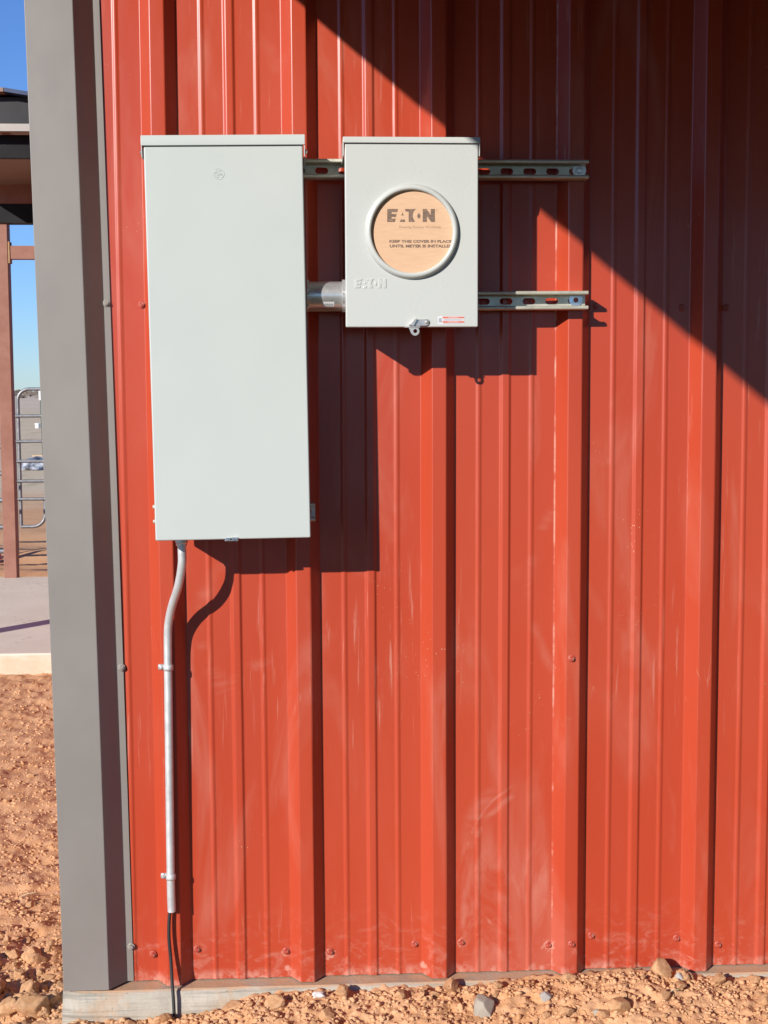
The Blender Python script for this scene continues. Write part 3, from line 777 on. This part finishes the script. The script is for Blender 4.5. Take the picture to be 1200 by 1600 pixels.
scr_grey = screw_mesh('screw_grey', .85); scr_grey.materials.append(M['galvanised'])
strap(262.8, 1043, 253, 1043, 'upper pipe strap on the thin conduit, at mid height')
strap(266.8, 1370, 257, 1369, 'lower pipe strap near the open end of the conduit')
cb = [at(267.5, 1416, cy0), at(264.5, 1435, cy0-.002), at(264, 1465, cy0-.004), at(267, 1500, cy0-.006), at(269, 1535, -.056), at(271, 1562, -.066), at(272.5, 1592, -.074), at(274, 1622, -.082)]
cab = MB().tube(spline(cb, 6), [.0038]*(6*7+1), 10).build('cable', 'rubber_black', None, smooth=True)
tag(cab, 'black cable hanging from the conduit end down into the soil', 'cable')

# ------------------------------------------------------------------ stones, clods, scrap
def rock_mesh(name, seed, sub=3, rough=.28, sq=(1, 1, .75), fac=0.0):
    bm = bmesh.new(); bmesh.ops.create_icosphere(bm, subdivisions=sub, radius=1)
    rr_ = np.random.default_rng(seed); o1 = rr_.uniform(0, 90, 3)
    co = np.array([v.co[:] for v in bm.verts])
    def n3(p, k): return (noise2(p[:, 0]*k+o1[0]+p[:, 2]*k*.7, p[:, 1]*k+o1[1]) + noise2(p[:, 1]*k+o1[2]+p[:, 0]*.5*k, p[:, 2]*k+o1[0]) + noise2(p[:, 2]*k+o1[1], p[:, 0]*k+o1[2]+p[:, 1]*.6*k))
    d = 1 + rough*n3(co, 1.1) + rough*.45*n3(co, 2.7) + ((rough*.34*n3(co, 5.0) + rough*.24*n3(co, 11)) if sub > 2 else 0)
    co = co*d[:, None]
    for _ in range(int(fac)):                  # flat fracture faces
        nrm = rr_.normal(size=3); nrm /= np.linalg.norm(nrm); lim = rr_.uniform(.55, .8)
        s_ = co@nrm; co -= np.outer(np.clip(s_-lim, 0, None)*.9, nrm)
    co *= np.array(sq)
    for v, c in zip(bm.verts, co): v.co = c
    me = bpy.data.meshes.new(name); bm.to_mesh(me); bm.free()
    me.polygons.foreach_set('use_smooth', [True]*len(me.polygons))
    me.set_sharp_from_angle(angle=R(50 if sub > 2 else 35))
    return me
def surf(u, v):         # where the view ray meets the soil
    q = ray(u, v); lo, hi = 2.6, 9.0; p = CAM
    s = lo
    while s < hi:
        p = CAM + q*s
        if p.z < ground_z(p.x, p.y): return p
        s += .004
    return p
def rock(u, v, rpx, seed, mat, label, sq=(1, .8, .9), fac=5, cat='rock', name='rock', rot=0.):
    p = surf(u, v + rpx*.5); k = rpx/FPX*(p-CAM).length
    me = rock_mesh(name, seed, 4, .2, sq, fac); o = link(name, me, mat)
    o.scale = (k, k, k); o.location = (p.x, p.y, p.z + k*.42); o.rotation_euler = (rot*.3, rot, seed*.7)
    return tag(o, label, cat)
rock(757, 1575, 23, 3, 'grey_rock', 'largest grey rock half sunk in the soil, below the middle ribs', (.78, .7, 1.15), 9)
rock(853, 1556, 9, 5, 'pale_rock', 'small pale grey pebble in the soil right of the largest grey rock', (1, .8, .9), 6)
rock(1061, 1528, 8, 6, 'pale_rock', 'small pale pebble against the footing beside the big tan clod', (.9, .8, 1.1), 6)
rock(936, 1583, 9, 8, 'grey_rock', 'small grey stone on the soil at the lower right edge', (1, .8, .8), 5)
rock(1031, 1513, 19, 12, 'clod_soil', 'big tan soil clod lying against the cladding at right', (1.05, .8, .85), 4, 'clod', 'soil_clod')
rock(968, 1569, 15, 14, 'clod_soil', 'flat-sided tan clod on the soil below the fourth rib', (1.2, .9, .8), 5, 'clod', 'soil_clod')
p = surf(497, 1560)
mb = MB(); nn = 5
vs_ = [((i-2)*.0065 + .002*math.sin(j*2.1), (j-2)*.0035, .002*math.sin(i*1.9+j*1.3)+.0015*i) for j in range(nn) for i in range(nn)]
mb.add(vs_, [(j*nn+i, j*nn+i+1, (j+1)*nn+i+1, (j+1)*nn+i) for j in range(nn-1) for i in range(nn-1)])
o = mb.build('paper_scrap', 'paper', None, smooth=True, fix=False, loc=(p.x, p.y, p.z+.008)); o.rotation_euler = (.75, .15, .3)
s_ = o.modifiers.new('s', 'SOLIDIFY'); s_.thickness = .0008
tag(o, 'small whitish paper scrap on the soil near the footing', 'scrap')

clods = [rock_mesh('clod', 40+i, 4, .34, (1, .9, .74), 8) for i in range(10)]
for me in clods: me.materials.append(M['clod_soil'])
def put_clod(x_, y_, r_):
    o = bpy.data.objects.new('clod', random.choice(clods)); col.objects.link(o); o.parent = ground
    o.location = (x_, y_, ground_z(x_, y_) + r_*random.uniform(.10, .38)); s_ = r_*random.uniform(.8, 1.2)
    o.scale = (s_*random.uniform(.9, 1.3), s_, s_*random.uniform(.8, 1.1)); o.rotation_euler = (random.uniform(-.5, .5), random.uniform(-.5, .5), random.uniform(0, 6.3))
cnt = 0
while cnt < 165:       # strip before the wall
    x_ = random.uniform(-.25, 1.62); y_ = -.075 - random.random()**1.5*.30
    put_clod(x_, y_, .0065 + .016*random.random()**2.4); cnt += 1
while cnt < 298:       # left of the corner
    v = 1600 - 520*random.random()**1.9; u = random.uniform(-40, 112); p = atz(u, v, -.10)
    if p.x > SLAB_L - .015 and p.y > -.06: continue
    put_clod(p.x, p.y, (.008 + .032*random.random()**2.2) * (1.0 if v > 1450 else .34)); cnt += 1
# the crumb too small to pick apart
bm = bmesh.new(); bmesh.ops.create_icosphere(bm, subdivisions=1, radius=1)
bv = np.array([v.co[:] for v in bm.verts]); bf = np.array([[v.index for v in f.verts] for f in bm.faces]); bm.free()
NC = 17000
px_ = np.empty(NC); py_ = np.empty(NC); pr2 = np.empty(NC)
k = 0
while k < NC:
    if k < 9000:
        x_ = rng.uniform(-.3, 1.66) if k < 7800 else rng.uniform(1.66, 2.9); y_ = -.066 - rng.random()**1.3*.30; r_ = .0015 + .0062*rng.random()**2.8
    else:
        v = 1612 - 560*rng.random()**1.25; u = rng.uniform(-30, 118); p = atz(u, v, -.10)
        x_, y_ = p.x, p.y
        if x_ > SLAB_L - .012 and y_ > -.062: continue
        r_ = (.0013 + .0052*rng.random()**5) * (1 + .10*max(0, y_))
    px_[k], py_[k], pr2[k] = x_, y_, r_; k += 1
pz_ = height(px_, py_)
ang = rng.uniform(0, 6.28, NC); defo = 1 + rng.uniform(-.38, .38, (NC, len(bv), 1))
scl = np.stack([rng.uniform(.8, 1.35, NC), rng.uniform(.7, 1.1, NC), rng.uniform(.55, .95, NC)], -1)
P = bv[None]*defo*scl[:, None, :]*pr2[:, None, None]
ca, sa = np.cos(ang)[:, None], np.sin(ang)[:, None]
X_ = P[..., 0]*ca - P[..., 1]*sa + px_[:, None]; Y_ = P[..., 0]*sa + P[..., 1]*ca + py_[:, None]; Z_ = P[..., 2] + pz_[:, None] + (pr2*.12)[:, None]
V = np.stack([X_, Y_, Z_], -1).reshape(-1, 3); Fc = (bf[None] + (np.arange(NC)*len(bv))[:, None, None]).reshape(-1, 3)
me = bpy.data.meshes.new('soil_crumbs')
me.vertices.add(len(V)); me.vertices.foreach_set('co', V.ravel()); me.loops.add(Fc.size); me.loops.foreach_set('vertex_index', Fc.ravel())
me.polygons.add(len(Fc)); me.polygons.foreach_set('loop_start', np.arange(0, Fc.size, 3)); me.polygons.foreach_set('loop_total', np.full(len(Fc), 3)); me.update()
o = link('soil_crumbs', me, 'crumb_soil'); o['kind'] = 'stuff'; o['label'] = 'loose crumbs of orange soil over the ground'; o['category'] = 'soil'

# dry straws and twigs
for (u, v, L_, a, lab) in ((400, 1572, .03, .9, 'thin dry twig on the soil left of the paper scrap'), (1040, 1557, .035, .4, 'thin dry twig on the soil below the big tan clod'), (30, 1404, .05, .1, 'pale straw on the soil left of the corner trim')):
    p = surf(u, v); d_ = Vector((math.cos(a), math.sin(a)*.5, .25))*L_
    o = MB().tube([p+Vector((0, 0, .004)), p+d_*.5+Vector((0, 0, .008)), p+d_+Vector((0, 0, .003))], [.0012, .0016, .0008], 6).build('twig', 'raw_timber', None, smooth=True)
    tag(o, lab, 'twig')

# ------------------------------------------------------------------ canopy slab and steel canopy behind
sb = MB(); sb.prism_z([(-4.5, csn), (-.12, csn), (-.12, csf), (-4.5, csf)], CS_Z-.16, CS_Z)
o = sb.build('pavement', 'slab_concrete', None, bevel=.012); o['kind'] = 'structure'
K = thing('steel_canopy', 'rust-red steel canopy with dark eave standing on a concrete slab', 'canopy', (-1.9, csf, CS_Z))
kx, ky, kz = K.location
def kbox(x0, x1, y0, y1, z0, z1, nm, mat, parent=K, bevel=0): return MB().box(x0-kx, x1-kx, y0-ky, y1-ky, z0-kz, z1-kz).build(nm, mat, parent, bevel=bevel)
def zv(v, yy): return at(30, v, yy).z
pb = atz(20, 903, CS_Z)
pxl, pxr = at(8, 700, pb.y).x, at(25.5, 700, pb.y).x
px0, px1 = at(16, 880, pb.y).x - .048, at(16, 880, pb.y).x + .048
py0, py1 = pb.y, pb.y + .10
farz = at(30, 349, py0).z; railt, railb = at(40, 384, py0+.02).z, at(40, 405, py0+.02).z
kbox(px0, px1, py0, py1, CS_Z-.12, zv(340, py0), 'post', 'rust_primer', bevel=.006)
kbox(px1, -.30, py0+.012, py0+.088, railb, railt, 'rail', 'rust_primer', bevel=.004)
kbox(px1-.004, px1+.012, py0+.005, py0+.09, railb-.03, railt+.03, 'weld_plate', 'weld_rust')
nearp = (-2.02, atz(0, 985, CS_Z).y - (atz(0, 985, CS_Z).x + 1.97)/SX)
kbox(nearp[0], nearp[0]+.1, nearp[1]-.05, nearp[1]+.05, CS_Z-.12, 2.75, 'post', 'rust_primer', bevel=.006)
ye = nearp[1] - .05
XL, XR = -2.02, -.30
kbox(XL, XR, ye+.02, ye+.06, zv(196, ye), zv(151, ye), 'eave_fascia', 'fascia_paint')
kbox(XL, XR, ye-.03, ye+.012, zv(206.5, ye), zv(195, ye), 'eave_angle', 'light_trim_paint')
yf2 = py0 - .03
kbox(XL, XR, ye+.07, ye+.12, zv(243, ye), zv(207, ye), 'eave_shade', 'shade_black')  # black box painting the shade of the roof underside behind the eave
kbox(XL, XR, yf2, yf2+.08, zv(318, yf2), zv(283, yf2), 'far_beam', 'rust_primer')
kbox(XL, XR, yf2+.012, yf2+.14, zv(348, yf2), zv(318.5, yf2), 'beam_shade', 'shade_black')  # black strip painting the shadow beneath the far beam
# ribbed deck seen from below
mb = MB(); z0_, z1_ = zv(168, ye), zv(268, yf2)
prd = []
xx = XL
while xx < XR:
    prd += [(xx, 0), (xx+.11, 0), (xx+.125, .025), (xx+.165, .025), (xx+.18, 0)]; xx += .2
vs_ = [(a-kx, ye+.06-ky, z0_+b-kz) for a, b in prd] + [(a-kx, yf2+.6-ky, z1_+.0+b-kz) for a, b in prd]
n = len(prd); mb.add(vs_, [(j, j+1, n+j+1, n+j) for j in range(n-1)])
dk = mb.build('roof_deck', 'brown_sheet', K, fix=False); s_ = dk.modifiers.new('s', 'SOLIDIFY'); s_.thickness = .002
# low gable cap on the eave
rxp = at(9, 140, ye).x; zt = zv(140, ye); zb = zv(152, ye)
cap = MB(); dxr = at(46, 150, ye).x - rxp; slope = (zt - zv(150.5, ye))/dxr
poly = [(rxp-kx, zt), (rxp+.75-kx, zt-.75*slope*.55), (rxp+.75-kx, zt-.75*slope*.55-.02), (rxp-kx, zt-.02)]
cap.add([(a, yy-ky, b-kz) for yy in (ye-.05, yf2+.6) for a, b in poly], [(0, 1, 2, 3), (7, 6, 5, 4), (0, 4, 5, 1), (1, 5, 6, 2), (2, 6, 7, 3), (3, 7, 4, 0)])
cap.build('roof_sheet', 'navy_paint', K)
cap = MB(); poly = [(rxp-.003-kx, zt), (rxp-.003-kx, zt-.02), (XL-kx, zt-.05), (XL-kx, zt-.03)]
cap.add([(a, yy-ky, b-kz) for yy in (ye-.05, yf2+.6) for a, b in poly], [(0, 1, 2, 3), (7, 6, 5, 4), (0, 4, 5, 1), (1, 5, 6, 2), (2, 6, 7, 3), (3, 7, 4, 0)])
cap.build('roof_sheet', 'brown_sheet', K)

# ------------------------------------------------------------------ livestock gate
gy_ = 9.6
gp = lambda u, v: at(u, v, gy_)
gz = [gp(50, v).z for v in (608, 650, 689.5, 720.5, 751.5, 779.5)]
gxl = gp(30.5, 720).x
GT = thing('livestock_gate', 'galvanised tube livestock gate beyond the rusty post', 'gate', (gxl, gy_, gp(30, 823).z))
ox, oy, oz = GT.location
def gt(pts, r_, nm): return MB().tube([Vector(p)-Vector((ox, oy, oz)) for p in pts], r_, 12).build(nm, 'gate_zinc', GT, smooth=True)
gxr = gxl + 1.25
zb_ = gp(30, 823).z; zt_ = gz[0]
arc_ = [(gxl + .10 - .10*math.cos(R(a)), gy_, zt_-.10+.10*math.sin(R(a))) for a in range(0, 91, 15)]
gt([(gxl, gy_, zb_), (gxl, gy_, zt_-.3)] + arc_ + [(gxr, gy_, zt_)], .0155, 'frame')
for zz in gz[1:]: gt([(gxl-.03, gy_-.022, zz), (gxr, gy_-.022, zz)], .0145, 'rail')
xb1 = gp(70.5, 800).x
arc_ = [(xb1-.11+.11*math.sin(R(a)), gy_, zb_+.11-.11*math.cos(R(a))) for a in range(0, 91, 15)]
gt([(gxl, gy_, zb_)] + arc_ + [(xb1, gy_, gz[5])], .0155, 'lower_bow')
gt([(gxr, gy_, zb_-.12), (gxr, gy_, zt_)], .0155, 'end_stile')
gt([(gxl-.05, gy_+.02, ground_z(gxl, gy_)-.05), (gxl-.05, gy_+.02, zt_-.02)], .02, 'hinge_post')

# a second panel, mostly out of view to the left; its rails shade the ground behind the slab
py2 = 8.35; pxr2 = at(6.5, 760, py2).x; pzg = ground_z(pxr2, py2)
LP = thing('livestock_fence', 'galvanised tube livestock fence at the left edge beside the rusty post', 'fence', (pxr2, py2, pzg))
def lt_(pts, r_, nm): return MB().tube(pts, r_, 12).build(nm, 'gate_zinc', LP, smooth=True)
for zz in (.16, .36, .58, .80, 1.02, 1.24): lt_([(0, 0, zz), (-1.1, 0, zz), (-2.4, 0, zz)], .020, 'rail')
for xx in (0, -1.2, -2.4): lt_([(xx, .002, -.06), (xx, .002, 1.25)], .021, 'stile')

# ------------------------------------------------------------------ field: stake, bucket, tarp, plank, tub, hedge
GF = -.12
b0 = atz(68, 717, GF)
tp = thing('fence_stake', 'green steel fence stake with a white plastic cap in the field', 'fence stake', (b0.x, b0.y, b0.z))
hgt = at(63, 611, b0.y).z - b0.z
sc_ = (b0-CAM).length/FPX
mb = MB(); w = 1.3*sc_
mb.box(-w, w, -.01, .0, -.2, hgt); mb.box(-.006, .006, 0, .04, -.2, hgt); st = mb.build('stake', 'post_green', tp)
st.rotation_euler = (0, R(-1.2), 0)
cp_ = MB().box(-2.3*sc_, 2.3*sc_, -.04, .05, hgt-14*sc_, hgt+.01).build('cap', 'plastic_white', tp, bevel=.01); cp_.rotation_euler = (0, R(-1.2), 0)
b1 = atz(59, 669, GF); k = (b1-CAM).length/FPX
tb = MB().lathe([(3.6*k, 0), (4.2*k, 6*k), (4.4*k, 8*k), (3.9*k, 8.2*k), (3.6*k, 7*k), (.001, 6.5*k)], 24, 'Z').build('water_tub', 'plastic_white', None, smooth=True, loc=(b1.x, b1.y, GF-.02))
tag(tb, 'white plastic tub standing far out in the field', 'tub')
b2 = atz(48, 733, GF); k = (b2-CAM).length/FPX
bm = bmesh.new(); bmesh.ops.create_icosphere(bm, subdivisions=4, radius=1)
for v in bm.verts:
    c = v.co.copy(); n_ = float(noise2(np.array([c.x*2.3+4]), np.array([c.z*2.3+c.y*2]))[0])
    n2_ = float(noise2(np.array([c.x*6+c.z*3]), np.array([c.y*6+9]))[0])
    v.co = c*(1+.35*n_+.16*n2_); v.co.z *= .9 if v.co.z > 0 else .15
me = bpy.data.meshes.new('tarp_heap'); bm.to_mesh(me); bm.free(); smooth_mesh(me, 60)
o = link('tarp_heap', me, 'tarp', None, loc=(b2.x+8*k, b2.y+.2, GF)); o.scale = (27*k, .6, 20*k)
tag(o, 'heap of grey-blue tarpaulin on the ground behind the gate', 'tarpaulin')
b3 = atz(60, 716, GF); k = (b3-CAM).length/FPX
o = MB().box(-16*k, 20*k, -.12, .12, 0, 3.4*k).build('timber_board', 'raw_timber', None, bevel=.008, loc=(b3.x, b3.y+.6, GF)); o.rotation_euler = (0, 0, .06)
tag(o, 'pale timber board lying behind the tarpaulin heap', 'board')
b4 = atz(-2, 872, GF); k = (b4-CAM).length/FPX
o = MB().lathe([(13*k, 0), (9*k, 12*k), (6*k, 30*k), (3.6*k, 44*k), (2.4*k, 46*k), (.001, 46.2*k)], 28, 'Z').build('marker_cone', 'orange_plastic', None, smooth=True, loc=(b4.x-7*k, b4.y, GF-.01))
tag(o, 'orange-red plastic cone at the left edge behind the rusty post', 'cone')
# hedge of far scrub along the horizon
NS = 4200
hx = rng.uniform(-330, 200, NS); hy = 300 + rng.uniform(-12, 30, NS)
hh = 1.25 + .8*fbm(hx*.05, hy*0+.3, 3) + .3*rng.random(NS)
vs_ = []; fs = []
for i in range(NS):
    z_ = rng.random()**.8*hh[i]; a = rng.uniform(0, 6.28); s_ = rng.uniform(.35, .8)
    o_ = len(vs_)
    for j in range(3):
        vs_.append((hx[i]+s_*math.cos(a+2.1*j)*1.3, hy[i]+rng.uniform(-.4, .4), GF+z_+s_*.7*math.sin(a+2.1*j)+.2))
    fs.append((o_, o_+1, o_+2))
hb = MB(); hb.add(vs_, fs)
o = hb.build('far_scrub', 'brush', None, fix=False); o['kind'] = 'stuff'; o['label'] = 'brown line of bare scrub along the horizon'; o['category'] = 'scrub'
